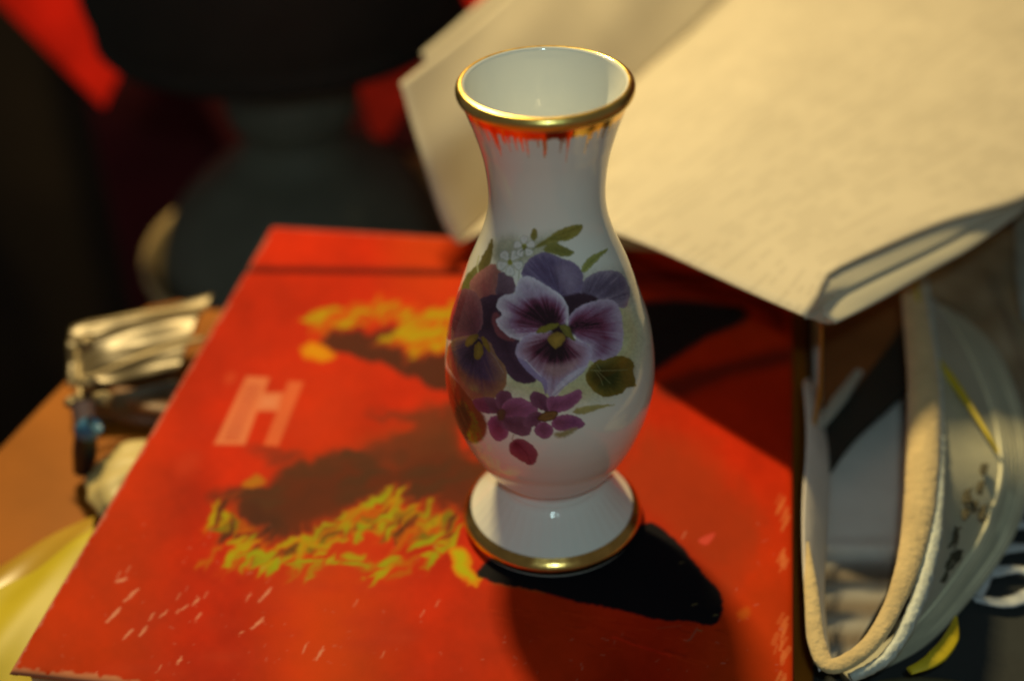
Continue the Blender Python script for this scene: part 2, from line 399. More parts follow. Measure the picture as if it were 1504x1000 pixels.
# scuffs: the board shows pale where the print has rubbed off
pale = (214, 128, 66)
Z4 = lambda a, b: (a/3.008, 850+b/3.008)
scr = [((610, 45), (550, 100), 7), ((530, 125), (475, 190), 9), ((650, 210), (615, 250), 8), ((585, 222), (545, 262), 6), ((880, 85), (850, 115), 5), ((830, 115), (780, 150), 4),
       ((890, 150), (862, 182), 5), ((1200, 40), (1145, 98), 7), ((1160, 175), (1112, 220), 7), ((1430, 310), (1395, 355), 6), ((1360, 280), (1338, 325), 3), ((800, 345), (785, 378), 6),
       ((555, -2), (515, 12), 8), ((680, 150), (655, 185), 4), ((740, 140), (705, 170), 4), ((430, 410), (402, 446), 4), ((715, 380), (692, 410), 3), ((1110, 60), (1090, 95), 3), ((1075, 230), (1060, 245), 3)]
for a, b, wd in scr:
    a = np.array(Z4(*a)); b = np.array(Z4(*b))
    q = [a+(b-a)*t+np.array([random.uniform(-1, 1), random.uniform(-1, 1)]) for t in np.linspace(0, 1, 5)]
    cv.line(q, wd/2.3, pale, .75); cv.line([q[1], q[2]], wd/1.6, pale, .7)
    for _ in range(3):
        t = random.random(); c = a+(b-a)*t+np.array([random.gauss(0, 2), random.gauss(0, 2)]); cv.line([c, c+(b-a)*.22], wd/5, pale, .6, .6)
for x, y in ((172, 848), (186, 840), (560, 965), (470, 958), (520, 890), (618, 905), (640, 890), (260, 880), (300, 878), (1002, 790)):
    cv.line([(x, y), (x+5, y-9)], 2, pale, .55)
cv.fill([(1026, 792), (1050, 782), (1043, 796), (1034, 800)], [(0, (230, 90, 50)), (1, (220, 70, 36))], soft=1.5, alpha=.7)
for x, y in ((1017, 888), (1048, 903), (998, 826), (1025, 925)):
    cv.line([(x, y), (x+6, y+random.uniform(-2, 1))], 2, (120, 100, 40), .6)
cv.line([(1024, 922), (1014, 938), (1010, 940)], 3, (150, 80, 40), .6); cv.line([(965, 922), (1000, 918)], 2, (160, 70, 30), .4)
cv.fill([(1082, 900), (1098, 890), (1102, 902), (1090, 910)], [(0, (200, 110, 20)), (1, (200, 80, 10))], soft=4, alpha=.7)
random.seed(12)
for y in np.arange(700, 1040, 5):
    if vnoise(np.array([[0., y]]), 16, 9)[0]*(.4+(y-700)/380) > .28:
        x = 1148+random.gauss(0, 4); cv.line([(x-2, y+9), (x+random.uniform(1, 6), y-4)], random.uniform(3, 8), (214, 104, 34), random.uniform(.35, .8))
r3 = random.Random(33)
for _ in range(170):
    x, y = r3.uniform(60, 1150), r3.uniform(760, 1000)
    if 640 < x < 1070 and y < 930: continue
    a = r3.uniform(0, 6.28); l = abs(r3.gauss(0, 4)); cv.line([(x, y), (x+l*math.cos(a), y+l*math.sin(a))], r3.uniform(.8, 2.2), (200, 110, 60), r3.uniform(.15, .55))
for _ in range(14):
    x, y = r3.uniform(80, 640), r3.uniform(840, 990); sz = r3.uniform(14, 50)
    cv.fill([(x-sz, y), (x, y-sz*.35), (x+sz, y-sz*.1), (x+sz*.2, y+sz*.35)], [(0, r3.choice([(214, 86, 30), (140, 26, 4)])), (1, (180, 44, 10))], soft=12, alpha=.35)
# worn edges
ex = (X-BL).reshape(-1); fx = (BR-X).reshape(-1); fy = (Y-BN).reshape(-1); by = (BF-Y).reshape(-1)
nn = vnoise(PX, 7, 21)*.6+vnoise(PX, 24, 22)*.4
for dd, wd, st, c in ((ex, .16, .9, (196, 112, 62)), (fy, .22, 1., (190, 112, 52)), (by, .14, .8, (190, 110, 60)), (fx, .07, .5, (170, 60, 20))):
    a = np.clip((1-dd/(wd*(.3+1.5*nn)))*2.5, 0, 1)[:, None]*st
    cv.C = cv.C*(1-a)+lin(c, GB)*a
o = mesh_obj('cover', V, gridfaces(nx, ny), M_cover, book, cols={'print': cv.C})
m = o.modifiers.new('thickness', 'SOLIDIFY'); m.thickness = .22*U; m.offset = -1
box('page_block', (BL+.35, BN+.35, -2.28), (BR-.35, BF-.1, -.36), M_pages, book, .02)
box('back_cover', (BL, BN, TZ+.004), (BR, BF, TZ+.25), M_coverside, book, .06)
box('spine', (BL, BF-.02, TZ+.01), (BR, BF+.24, -.14), M_coverside, book, .08)
recenter(book, (-3.3, 4, TZ))

# ------------------------------------------------------------------ the vase
vase = thing('vase', 'white porcelain vase with gilt rim and painted purple pansies, on the red book', 'vase')
fit = [(2.6, 2.075), (2.8, 2.165), (2.99, 2.269), (3.19, 2.37), (3.39, 2.458), (3.58, 2.538), (3.78, 2.61), (3.98, 2.675), (4.17, 2.738), (4.37, 2.795), (4.57, 2.843), (4.76, 2.882), (4.96, 2.913), (5.16, 2.934), (5.35, 2.945), (5.55, 2.948), (5.75, 2.943), (5.94, 2.933), (6.14, 2.919), (6.34, 2.898), (6.53, 2.875), (6.73, 2.848), (6.93, 2.815), (7.12, 2.775), (7.32, 2.722), (7.52, 2.658), (7.71, 2.59), (7.91, 2.525), (8.11, 2.463), (8.3, 2.403), (8.5, 2.341), (8.69, 2.275), (8.89, 2.207), (9.09, 2.132), (9.28, 2.052), (9.48, 1.967), (9.68, 1.882), (9.87, 1.8), (10.07, 1.725), (10.27, 1.66), (10.46, 1.607), (10.66, 1.563), (10.86, 1.533), (11.05, 1.517), (11.25, 1.512), (11.45, 1.516), (11.64, 1.527), (11.84, 1.545), (12.04, 1.567), (12.23, 1.596), (12.43, 1.635), (12.63, 1.683), (12.82, 1.736), (13.02, 1.794), (13.22, 1.853), (13.41, 1.918), (13.61, 1.988), (13.81, 2.063), (14.0, 2.135)]
prof = [(1.42, 2.07), (1.55, 2.13), (1.73, 2.24), (1.9, 2.39)]+[(r, z) for z, r in fit]
pr = np.array(prof)
for _ in range(2): pr[1:-1, 0] = .25*pr[:-2, 0]+.5*pr[1:-1, 0]+.25*pr[2:, 0]
outer = resample(pr, 430)
lip = [(2.135+.07*math.sin(a)*1.0+.0, 14.0+.0) for a in ()]
rim = [(2.175, 14.00), (2.21, 14.08), (2.215, 14.17), (2.19, 14.26), (2.135, 14.32), (2.055, 14.338), (1.995, 14.30)]
inner = [(1.985, 14.24), (1.93, 14.02), (1.83, 13.61), (1.7, 13.22), (1.58, 12.82), (1.48, 12.43), (1.41, 12.04), (1.37, 11.64), (1.36, 11.25), (1.38, 10.86), (1.45, 10.46), (1.57, 10.07), (1.9, 9.28), (2.3, 8.1), (2.7, 6.5), (2.78, 5.5), (2.6, 4.2), (2.1, 3.1), (1.5, 2.6), (.8, 2.45), (.01, 2.4)]
full = np.vstack([outer, resample(rim, 26), resample(inner, 120)])
azc = math.atan2(CP[1], CP[0])
ph = np.concatenate([np.linspace(-105, 105, 430), np.linspace(105, 255, 62)[1:-1]])*math.pi/180
rr = full[:, 0][:, None]; zz = full[:, 1][:, None]
VX = np.stack([rr*np.cos(ph+azc), rr*np.sin(ph+azc), zz+0*ph], -1)
nO = len(outer)
PC = math.radians(76)
pc = np.clip(ph, -PC, PC)
f0 = lambda a: proj(np.stack([rr*np.cos(a+azc), rr*np.sin(a+azc), zz+0*a], -1))
E0 = f0(pc); E1 = (f0(pc+.001*np.sign(ph))-E0)/.001
PV = E0+E1*np.abs(ph-pc)[None, :, None]
far = np.abs(ph) > math.radians(140)
PV[:, far] = -999
PVf = PV[:nO].reshape(-1, 2)
GV = (2.5, 2.45, 2.6)
cv = Canvas(PVf, (.80, .81, .765), GV)
A2 = lambda pts: [(630+a/3.571, 320+b/3.571) for a, b in pts]
A3 = lambda pts: [(630+a/3.846, 460+b/3.846) for a, b in pts]
c2 = lambda a, b: (630+a/3.571, 320+b/3.571)
c3 = lambda a, b: (630+a/3.846, 460+b/3.846)
cv.rag = 1.6
# soft green washes
cv.fill(A2([(950, 420), (1080, 470), (1130, 620), (1080, 800), (900, 960), (600, 980), (380, 900), (420, 800), (700, 760)]), [(0, (112, 116, 66)), (1, (120, 122, 84))], soft=22, alpha=.8)
cv.fill(A2([(330, 130), (430, 100), (520, 120), (640, 90), (700, 100), (600, 200), (450, 260), (340, 230)]), [(0, (92, 98, 62)), (1, (110, 112, 88))], soft=12, alpha=.75)
cv.fill(A2([(800, 330), (900, 270), (1060, 290), (1100, 380), (1060, 460), (900, 400)]), [(0, (104, 98, 92)), (1, (112, 110, 100))], soft=12, alpha=.6)
# leaves behind, left
cv.fill(A2([(332, 110), (306, 160), (268, 230), (250, 320), (290, 290), (325, 235), (336, 160)]), [(0, (52, 44, 18)), (1, (78, 72, 34))], soft=1.5)
cv.fill(A2([(262, 250), (200, 300), (150, 380), (120, 470), (180, 430), (240, 350)]), [(0, (56, 54, 26)), (1, (84, 84, 44))], soft=2)
cv.line(A2([(262, 205), (252, 250), (262, 310)]), 2.2, (128, 132, 100), .8)
A = A3
cv.fill(A([(50, 300), (150, 370), (235, 470), (290, 545), (330, 640), (300, 720), (235, 735), (160, 660), (90, 560)]), [(0, (52, 36, 20)), (.7, (66, 44, 26)), (1, (76, 52, 34))], soft=3)  # brown leaf shape painted for the dark reflection on this flank
cv.line(A([(110, 440), (180, 560), (240, 690)]), 1.4, (92, 74, 44), .6)
# left pansy
cv.fill(A2([(330, 245), (372, 262), (380, 330), (352, 420), (300, 452), (235, 402), (212, 350), (238, 308), (288, 268)]), [(0, (70, 36, 40)), (.5, (92, 50, 52)), (1, (112, 76, 70))], c2(300, 450), soft=1, streak=.3, seed=1)
cv.fill(A2([(368, 290), (430, 305), (458, 368), (440, 402), (400, 415), (352, 405), (360, 340)]), [(0, (50, 34, 44)), (1, (76, 60, 70))], c2(370, 410), soft=1, streak=.3, seed=2)
cv.fill(A2([(255, 440), (345, 405), (420, 420), (400, 560), (470, 620), (486, 720), (565, 850), (500, 872), (440, 850), (400, 800), (330, 700), (270, 640), (215, 605), (240, 520)]), [(0, (22, 12, 18)), (.6, (32, 18, 28)), (1, (52, 34, 48))], soft=1.2)
cv.fill(A2([(200, 375), (248, 400), (278, 465), (282, 560), (250, 610), (200, 628), (120, 650), (60, 600), (60, 500), (110, 420), (150, 385)]), [(0, (26, 12, 16)), (.35, (44, 22, 30)), (.8, (78, 42, 50)), (1, (92, 60, 66))], c2(245, 620), soft=1, streak=.3, seed=3)
cv.fill(A2([(330, 520), (360, 500), (400, 560), (460, 625), (440, 650), (370, 630), (340, 580)]), [(0, (72, 34, 40)), (1, (84, 44, 48))], soft=2, alpha=.8)
cv.fill(A2([(110, 660), (180, 625), (300, 640), (352, 720), (405, 800), (398, 895), (335, 955), (240, 962), (185, 905), (120, 820), (90, 730)]),
        [(0, (24, 12, 20)), (.42, (30, 16, 28)), (.62, (50, 34, 54)), (.80, (78, 54, 54)), (1, (100, 74, 52))], c2(255, 650), soft=1, streak=.25, seed=4)
cv.line(A2([(318, 700), (352, 745), (392, 815)]), 1.2, (110, 92, 88), .6)
for q in ([(188, 662), (212, 622), (262, 614), (244, 650), (205, 678)], [(274, 624), (302, 640), (322, 692), (316, 708), (285, 668)], [(238, 682), (262, 652), (286, 690), (272, 738), (240, 738)]):
    cv.fill(A2(q), [(0, (104, 86, 30)), (1, (80, 62, 20))], soft=.9)
# right back petal and top petal
cv.fill(A2([(780, 420), (800, 350), (850, 300), (930, 278), (1000, 290), (1040, 335), (1055, 410), (1020, 480), (940, 445), (870, 432), (800, 465), (750, 520)]),
        [(0, (28, 20, 30)), (.5, (52, 44, 60)), (.85, (74, 66, 84)), (1, (98, 90, 104))], c2(800, 480), soft=1, streak=.8, seed=5)
cv.fill(A2([(488, 312), (494, 262), (540, 208), (612, 183), (690, 213), (762, 240), (803, 290), (808, 352), (782, 412), (732, 442), (680, 402), (600, 362), (536, 332)]),
        [(0, (36, 26, 40)), (.45, (46, 36, 56)), (.85, (66, 58, 82)), (1, (84, 76, 98))], c2(690, 420), soft=1, streak=.9, seed=6)
cv.fill(A2([(660, 260), (740, 240), (795, 290), (802, 345), (775, 400), (735, 425), (690, 360)]), [(0, (112, 106, 122)), (1, (84, 74, 94))], soft=7, alpha=.75)
cv.fill(A2([(690, 430), (800, 398), (890, 432), (800, 490), (740, 545), (715, 520)]), [(0, (20, 12, 18)), (1, (36, 24, 34))], soft=2)
# main pansy
cv.fill(A2([(455, 372), (478, 322), (530, 312), (592, 345), (642, 375), (702, 422), (732, 482), (722, 562), (662, 592), (560, 625), (470, 642), (402, 612), (352, 546), (384, 510), (354, 470), (380, 415), (450, 398)]),
        [(0, (18, 10, 16)), (.52, (26, 13, 20)), (.66, (68, 32, 50)), (.79, (96, 74, 96)), (1, (138, 136, 146))], c2(650, 588), soft=1, streak=.34, seed=7)
cv.fill(A2([(455, 380), (500, 350), (580, 360), (640, 400), (560, 420), (480, 430)]), [(0, (126, 124, 138)), (1, (118, 114, 130))], soft=5, alpha=.5)
cv.fill(A2([(728, 545), (760, 490), (832, 450), (905, 433), (972, 438), (1004, 490), (1018, 580), (1012, 682), (962, 742), (892, 768), (842, 742), (846, 680), (782, 642), (740, 592)]),
        [(0, (16, 9, 14)), (.50, (26, 12, 20)), (.65, (74, 34, 54)), (.80, (92, 70, 92)), (1, (122, 114, 132))], c2(735, 585), soft=1, streak=.36, seed=8)
cv.fill(A2([(560, 602), (620, 598), (702, 608), (772, 640), (848, 680), (832, 772), (762, 822), (702, 872), (652, 938), (628, 936), (614, 900), (600, 862), (540, 822), (480, 762), (453, 702), (478, 648), (520, 615)]),
        [(0, (16, 9, 14)), (.50, (24, 12, 18)), (.63, (64, 30, 44)), (.80, (98, 76, 90)), (1, (118, 110, 130))], c2(675, 625), soft=1, streak=.36, seed=9)
cv.fill(A2([(600, 780), (700, 770), (780, 750), (760, 800), (690, 840), (640, 840)]), [(0, (128, 104, 92)), (1, (110, 88, 92))], soft=6, alpha=.7)
cv.fill(A2([(645, 930), (690, 862), (762, 808), (832, 775), (802, 822), (722, 880), (668, 936)]), [(0, (150, 150, 154)), (1, (126, 122, 136))], soft=1)
cv.line(A2([(650, 938), (730, 868), (812, 808)]), 1.2, (66, 58, 76), .6)
cv.fill(A2([(538, 778), (560, 810), (602, 838), (622, 880), (612, 932), (592, 872), (540, 832), (468, 752), (480, 740)]), [(0, (118, 112, 136)), (1, (92, 82, 108))], soft=1)
cv.line(A2([(505, 745), (545, 790), (590, 835)]), 1.1, (150, 148, 160), .6)
cv.fill(A2([(640, 560), (690, 555), (750, 575), (760, 620), (700, 640), (640, 610)]), [(0, (18, 10, 14)), (1, (30, 16, 22))], soft=4)
for q, c in (([(558, 608), (590, 575), (650, 557), (684, 560), (660, 586), (604, 606)], (100, 94, 34)), ([(684, 568), (732, 570), (752, 610), (768, 648), (720, 622)], (94, 90, 38)), ([(624, 628), (662, 603), (704, 614), (714, 642), (666, 688), (630, 656)], (112, 90, 36))):
    cv.fill(A2(q), [(0, c), (1, tuple(int(v*.72) for v in c))], soft=.9)
cv.line(A2([(590, 600), (640, 575), (680, 565)]), 1, (70, 66, 26), .7); cv.line(A2([(690, 575), (730, 610)]), 1, (66, 62, 26), .7)
# green leaf at right
cv.fill(A2([(822, 852), (834, 800), (878, 752), (930, 745), (962, 731), (1022, 729), (1074, 760), (1072, 810), (1086, 884), (1042, 892), (1012, 925), (960, 938), (915, 942), (858, 906)]),
        [(0, (22, 26, 12)), (.5, (40, 42, 18)), (.9, (74, 66, 26)), (1, (84, 74, 30))], c2(900, 830), soft=1, streak=.3, seed=10)
cv.fill(A2([(1000, 740), (1068, 762), (1072, 870), (1030, 880), (1010, 820)]), [(0, (92, 66, 20)), (1, (80, 64, 24))], soft=6, alpha=.7)
for l in ([(835, 800), (900, 805), (1040, 800)], [(870, 802), (900, 845), (912, 880)], [(880, 802), (930, 850), (950, 870)], [(900, 803), (880, 770)]):
    cv.line(A2(l), .9, (92, 92, 60), .7)
# top leaves
for q, a, b in (([(553, 158), (620, 110), (682, 68), (752, 43), (808, 42), (782, 92), (732, 122), (660, 132), (602, 152)], (62, 60, 20), (96, 94, 46)), ([(600, 172), (652, 132), (722, 160), (764, 186), (722, 208), (660, 196)], (72, 72, 28), (90, 90, 46)),
                ([(538, 70), (555, 56), (570, 95), (552, 128), (534, 105)], (76, 72, 30), (96, 94, 50)), ([(798, 272), (830, 220), (882, 188), (940, 166), (880, 232), (822, 288)], (84, 88, 36), (104, 108, 58))):
    cv.fill(A2(q), [(0, a), (1, b)], soft=1)
cv.line(A2([(548, 165), (640, 110), (740, 70), (800, 45)]), 1.2, (60, 60, 26), .7); cv.line(A2([(590, 170), (700, 178)]), 1, (66, 66, 30), .6)
cv.line(A2([(640, 115), (700, 112), (735, 100)]), 3, (66, 62, 20), .5, 1.5)
cv.line(A2([(806, 285), (860, 225), (920, 178)]), 1, (70, 76, 34), .6); cv.line(A2([(560, 160), (480, 215), (470, 330)]), 1.4, (84, 90, 50), .6)
# little white flowers
for (fx_, fy_, R0, n, o0) in ((425, 238, 56, 5, .3), (500, 155, 46, 5, .9)):
    for k in range(n):
        a = o0+k*2*math.pi/n
        q = [(fx_+math.cos(a+d)*R0*r, fy_+math.sin(a+d)*R0*r) for d, r in ((0, .15), (-.55, .7), (-.42, 1.15), (0, 1.32), (.42, 1.15), (.55, .7))]
        cv.fill(A2(q), [(0, (124, 128, 120)), (.7, (150, 152, 148)), (1, (112, 116, 106))], soft=.8)
    cv.fill(A2([(fx_+14*math.cos(t), fy_+16*math.sin(t)) for t in np.linspace(0, 6, 7)]), [(0, (78, 80, 28)), (1, (104, 106, 50))], soft=.9)
cv.line(A2([(480, 180), (505, 165)]), 1.6, (50, 52, 30), .8); cv.line(A2([(490, 150), (515, 160)]), 1.6, (54, 56, 30), .8)
# small plum flowers and bud
pl = [(0, (34, 16, 26)), (.4, (58, 30, 48)), (.85, (92, 52, 80)), (1, (100, 64, 88))]
pd = [(0, (32, 16, 26)), (.6, (56, 32, 52)), (1, (76, 48, 68))]
for q, st, c, s_ in (([(250, 492), (330, 478), (402, 500), (400, 570), (300, 562), (262, 532)], pd, c3(400, 560), 1), ([(378, 470), (420, 438), (468, 462), (456, 520), (430, 560), (386, 530)], pd, c3(410, 560), 2), ([(428, 505), (500, 478), (580, 508), (618, 548), (560, 602), (440, 592), (410, 560)], pl, c3(420, 570), 3),
                     ([(332, 622), (372, 578), (430, 608), (452, 682), (402, 727), (350, 692)], pl, c3(410, 590), 4), ([(420, 590), (560, 598), (568, 692), (478, 684), (428, 642)], pd, c3(420, 590), 5),
                     ([(568, 470), (590, 445), (640, 455), (668, 480), (680, 560), (600, 532), (574, 500)], pd, c3(660, 570), 6), ([(670, 482), (762, 466), (850, 433), (862, 482), (802, 542), (740, 562), (680, 560)], pl, c3(680, 570), 7),
                     ([(735, 580), (822, 580), (884, 632), (802, 668), (720, 662), (690, 620)], pl, c3(690, 590), 8), ([(596, 652), (642, 612), (702, 650), (692, 692), (655, 714), (608, 692)], pl, c3(660, 600), 9), ([(540, 602), (602, 558), (660, 590), (600, 642), (540, 642)], pd, c3(660, 590), 10)):
    cv.fill(A3(q), st, c, soft=.9, streak=.3, seed=20+s_)
cv.fill(A3([(612, 600), (640, 565), (700, 552), (728, 570), (700, 605), (650, 618)]), [(0, (56, 44, 26)), (.7, (78, 58, 34)), (1, (36, 26, 20))], soft=.9)
cv.fill(A3([(380, 575), (400, 545), (430, 550), (428, 595), (400, 610)]), [(0, (60, 48, 32)), (1, (48, 32, 34))], soft=1.4)
cv.line(A3([(478, 690), (470, 715), (480, 730)]), 1.6, (88, 72, 46), .8)
cv.fill(A3([(454, 742), (500, 710), (562, 730), (612, 780), (608, 832), (576, 862), (500, 822), (460, 792)]), [(0, (40, 18, 28)), (.5, (74, 36, 50)), (1, (92, 52, 62))], c3(490, 740), soft=1, streak=.25, seed=31)
cv.line(A3([(500, 740), (550, 790), (575, 850)]), 1.3, (44, 18, 28), .6)
cv.fill(A3([(812, 562), (870, 528), (1055, 518), (970, 542), (870, 574)]), [(0, (96, 88, 34)), (1, (112, 108, 70))], soft=1.5)
cv.fill(A3([(705, 684), (760, 668), (842, 650), (792, 692), (740, 708)]), [(0, (84, 78, 40)), (1, (104, 100, 70))], soft=3)
pm = np.clip(np.abs(cv.C-np.array([.80, .81, .765])).sum(1)*1.5, 0, 1)
cv.C *= (1+pm*(.22*(vnoise(PVf, 2.6, 91)-.5)+.16*(vnoise(PVf, 9, 92)-.5)+.2*(vnoise(PVf, 22, 93)-.5)))[:, None]
cols = np.tile(np.array([.80, .81, .765]), (VX.shape[0]*VX.shape[1], 1)); cols[:len(PVf)] = cv.C
# brushed gilding: fringe hanging below the rim
G = np.zeros(VX.shape[:2])
pg = np.stack([ph*34, 0*ph], 1); fr = vnoise(pg, 1., 41)*.55+vnoise(pg*2.3, 1., 42)*.45
edge_z = 13.80-.85*np.clip((fr-.42)*1.8, 0, 1)**1.5-.08*vnoise(pg*.3, 1., 43)
zf = full[:nO, 1][:, None]
G[:nO] = np.clip((zf-edge_z[None])/.05+.5, 0, 1)*np.where(zf > 13.7, 1, .72+.28*vnoise(np.stack([np.repeat(ph[None]*60, nO, 0).ravel(), np.repeat(zf*2, len(ph), 1).ravel()], 1), 1., 44).reshape(nO, -1))
G[nO:nO+12] = 1
G = G.reshape(-1); gold = np.array([.93, .55, .13])
cols = cols*(1-G[:, None])+gold*G[:, None]
# body: outer wall, lip and hollow inside in one porcelain surface
mesh_obj('body', VX.reshape(-1, 3), gridfaces(*VX.shape[:2], True)[:, ::-1], M_porc, vase, cols={'print': cols, 'gold': G})
band = [(2.125, 13.99), (2.14, 13.995)]+[(r+.010, z+.008) for i, (r, z) in enumerate([(2.15, 14.01)]+rim[:6])]+[(2.045, 14.335), (2.035, 14.325)]
revolve('gold_rim', resample(band, 40), M_gold, vase, n=160)
flu = lambda r, z, a: .0045*np.cos(a*44)*np.clip((z-.5)*4, 0, 1)*np.clip((1.62-z)*4, 0, 1)
foot = [(2.47, .54), (2.40, .62), (2.22, .82), (2.02, 1.06), (1.83, 1.30), (1.68, 1.48), (1.58, 1.58), (1.535, 1.645), (1.52, 1.66)]
revolve('foot', resample(foot, 50), M_porcw, vase, n=528, mod=flu)
revolve('collar', resample([(1.50, 1.60), (1.52, 1.66), (1.505, 1.72), (1.46, 1.80), (1.45, 1.90), (1.475, 1.97), (1.485, 2.03), (1.46, 2.08), (1.40, 2.11)], 40), M_porcw, vase, n=160)
revolve('foot_band', resample([(2.44, .585), (2.50, .54), (2.60, .46), (2.68, .36), (2.70, .26), (2.68, .15), (2.63, .08)], 40), M_gold2, vase, n=200)
revolve('foot_ring', resample([(2.64, .09), (2.62, .03), (2.56, .004), (2.3, .004), (2.2, .1)], 20), M_porcw, vase, n=160)
recenter(vase, (0, 0, 0.0))
for c in vase.children: c.location.z += .02*U

# ------------------------------------------------------------------ open booklet on the right
M_paper = mat('booklet_paper', (.72, .655, .545), rough=.75, noise=(30, .04, 4), bump=(120, .08, 4))
def translucent(m, f=.3):
    N = m.node_tree.nodes; L = m.node_tree.links; b = N['Principled BSDF']; out = N['Material Output']
    t = N.new('ShaderNodeBsdfTranslucent'); t.inputs[0].default_value = (.75, .68, .5, 1)
    x = N.new('ShaderNodeMixShader'); x.inputs[0].default_value = f
    L.new(b.outputs[0], x.inputs[1]); L.new(t.outputs[0], x.inputs[2]); L.new(x.outputs[0], out.inputs['Surface'])
    return m
M_curl = translucent(mat('curled_paper', (.86, .82, .68), rough=.8, noise=(30, .04, 4), bump=(80, .1, 4)), .35)
def printed_paper(name, direction):
    m = mat(name, (.72, .655, .545), rough=.75, noise=(30, .05, 4), bump=(60, .10, 4))
    N = m.node_tree.nodes; L = m.node_tree.links; b = N['Principled BSDF']
    src = b.inputs['Base Color'].links[0].from_socket
    uv = N.new('ShaderNodeAttribute'); uv.attribute_name = 'pos'
    sep = N.new('ShaderNodeSeparateXYZ'); L.new(uv.outputs['Vector'], sep.inputs[0])
    # faint lines of small type: rows along the page, broken into words and paragraphs
    def math_(op, a, b_=None, c=None):
        n = N.new('ShaderNodeMath'); n.operation = op
        for i, v in enumerate((a, b_, c)):
            if v is None: continue
            if isinstance(v, (int, float)): n.inputs[i].default_value = v
            else: L.new(v, n.inputs[i])
        return n.outputs[0]
    row = math_('MULTIPLY', sep.outputs['X'], 2.6)
    fr_ = math_('FRACT', row)
    on = math_('GREATER_THAN', fr_, .42)
    cmb = N.new('ShaderNodeCombineXYZ'); L.new(math_('FLOOR', row), cmb.inputs[0]); L.new(math_('MULTIPLY', sep.outputs['Y'], .28), cmb.inputs[1])
    nz = N.new('ShaderNodeTexNoise'); nz.inputs['Scale'].default_value = 3.1; nz.inputs['Detail'].default_value = 2; L.new(cmb.outputs[0], nz.inputs['Vector'])
    wd = math_('GREATER_THAN', nz.outputs['Fac'], .47)
    cm2 = N.new('ShaderNodeCombineXYZ'); L.new(math_('FLOOR', row), cm2.inputs[0]); L.new(math_('MULTIPLY', sep.outputs['Y'], .12), cm2.inputs[1])
    nz2 = N.new('ShaderNodeTexNoise'); nz2.inputs['Scale'].default_value = .7; L.new(cm2.outputs[0], nz2.inputs['Vector'])
    pa = math_('GREATER_THAN', nz2.outputs['Fac'], .45)
    k = math_('MULTIPLY', math_('MULTIPLY', on, wd), math_('MULTIPLY', pa, .16))
    mx = N.new('ShaderNodeMix'); mx.data_type = 'RGBA'; L.new(k, mx.inputs[0]); L.new(src, mx.inputs[6]); mx.inputs[7].default_value = (.25, .22, .18, 1)
    L.new(mx.outputs[2], b.inputs['Base Color'])
    return m
M_print = translucent(printed_paper('printed_page', 0), .2)
translucent(M_paper, .2)
booklet = thing('open_booklet', 'open cream booklet of printed sheets, propped over the far corner of the red book', 'booklet')
Apt = at(672, 360, .6); Mp = at(915, 350, 4.55); Np = at(1060, 408, 5.0); Bp = at(1186, 466, 5.25)
front = resample([Apt, at(740, 332, 2.3), at(830, 326, 3.8), Mp, Np, Bp], 60)
Gpt = at(1062, 0, .2); Rpt = at(1504, 291, 4.2)
dG = (Gpt-Apt)/np.linalg.norm((Gpt-Apt)[:2]); dR = (Rpt-Bp)/np.linalg.norm((Rpt-Bp)[:2])
def page(fr, d0, d1, Ln, sag=0.0, ripple=.06, n=50, seed=0, v0=0.):
    Gd = []
    for j, t in enumerate(np.linspace(v0, Ln, n)):
        row = []
        for i, q in enumerate(fr):
            u = i/(len(fr)-1); d = d0*(1-u)+d1*u
            p = q+d*t
            p = p+np.array([0, 0, ripple*math.sin(t*.45+u*5+seed)+ripple*.7*math.sin(u*13+t*.2+seed)-sag*(t/Ln)**2])
            row.append(p)
        Gd.append(row)
    return np.array(Gd)
PG = page(front, dG, dR, 34)
topc = [at(1183, 466, 5.2), at(1206, 430, 5.15), at(1219, 403, 5.1), at(1288, 369, 4.95), at(1389, 327, 4.65), at(1504, 292, 4.2)]
topc += [topc[-1]+dR*t for t in (5, 10, 15, 20)]
Eg = resample(topc, PG.shape[0]); wt = np.linspace(0, 1, PG.shape[1])**5
PG = PG+(Eg-PG[:, -1])[:, None]*wt[None, :, None]
o = sheet('right_page', PG, M_print, .03, booklet)
# page coordinates (cm) for the lines of type
me = o.data; a = me.attributes.new('pos', 'FLOAT_VECTOR', 'POINT')
n0, n1_ = PG.shape[:2]; pos = np.zeros((n0, n1_, 3)); pos[..., 0] = np.linspace(0, 18, n1_)[None]; pos[..., 1] = np.linspace(0, 34, n0)[:, None]
pos[..., 0] += (pos[..., 0] < 1.5)*0
a.data.foreach_set('vector', pos.astype(np.float32).ravel())
Cpt = at(588, 125, 6.0); Tpt = at(742, -4, 5.4)
dT = (Tpt-Cpt)/np.linalg.norm((Tpt-Cpt)[:2])
lf = resample([Cpt, at(622, 238, 3.8), at(652, 330, 1.6), Apt], 30)
o = sheet('left_page', page(lf, dT, dG, 34, seed=2), M_paper, .03, booklet)
# second loose leaf on the left half, its corner sticking out further back
C2 = at(619, 74, 5.5); lf2 = resample([C2, at(655, 150, 3.6), Apt+dG*6+np.array([0, 0, -.3])], 20)
sheet('leaf', page(lf2, dT, dG, 24, seed=4), M_paper, .03, booklet)
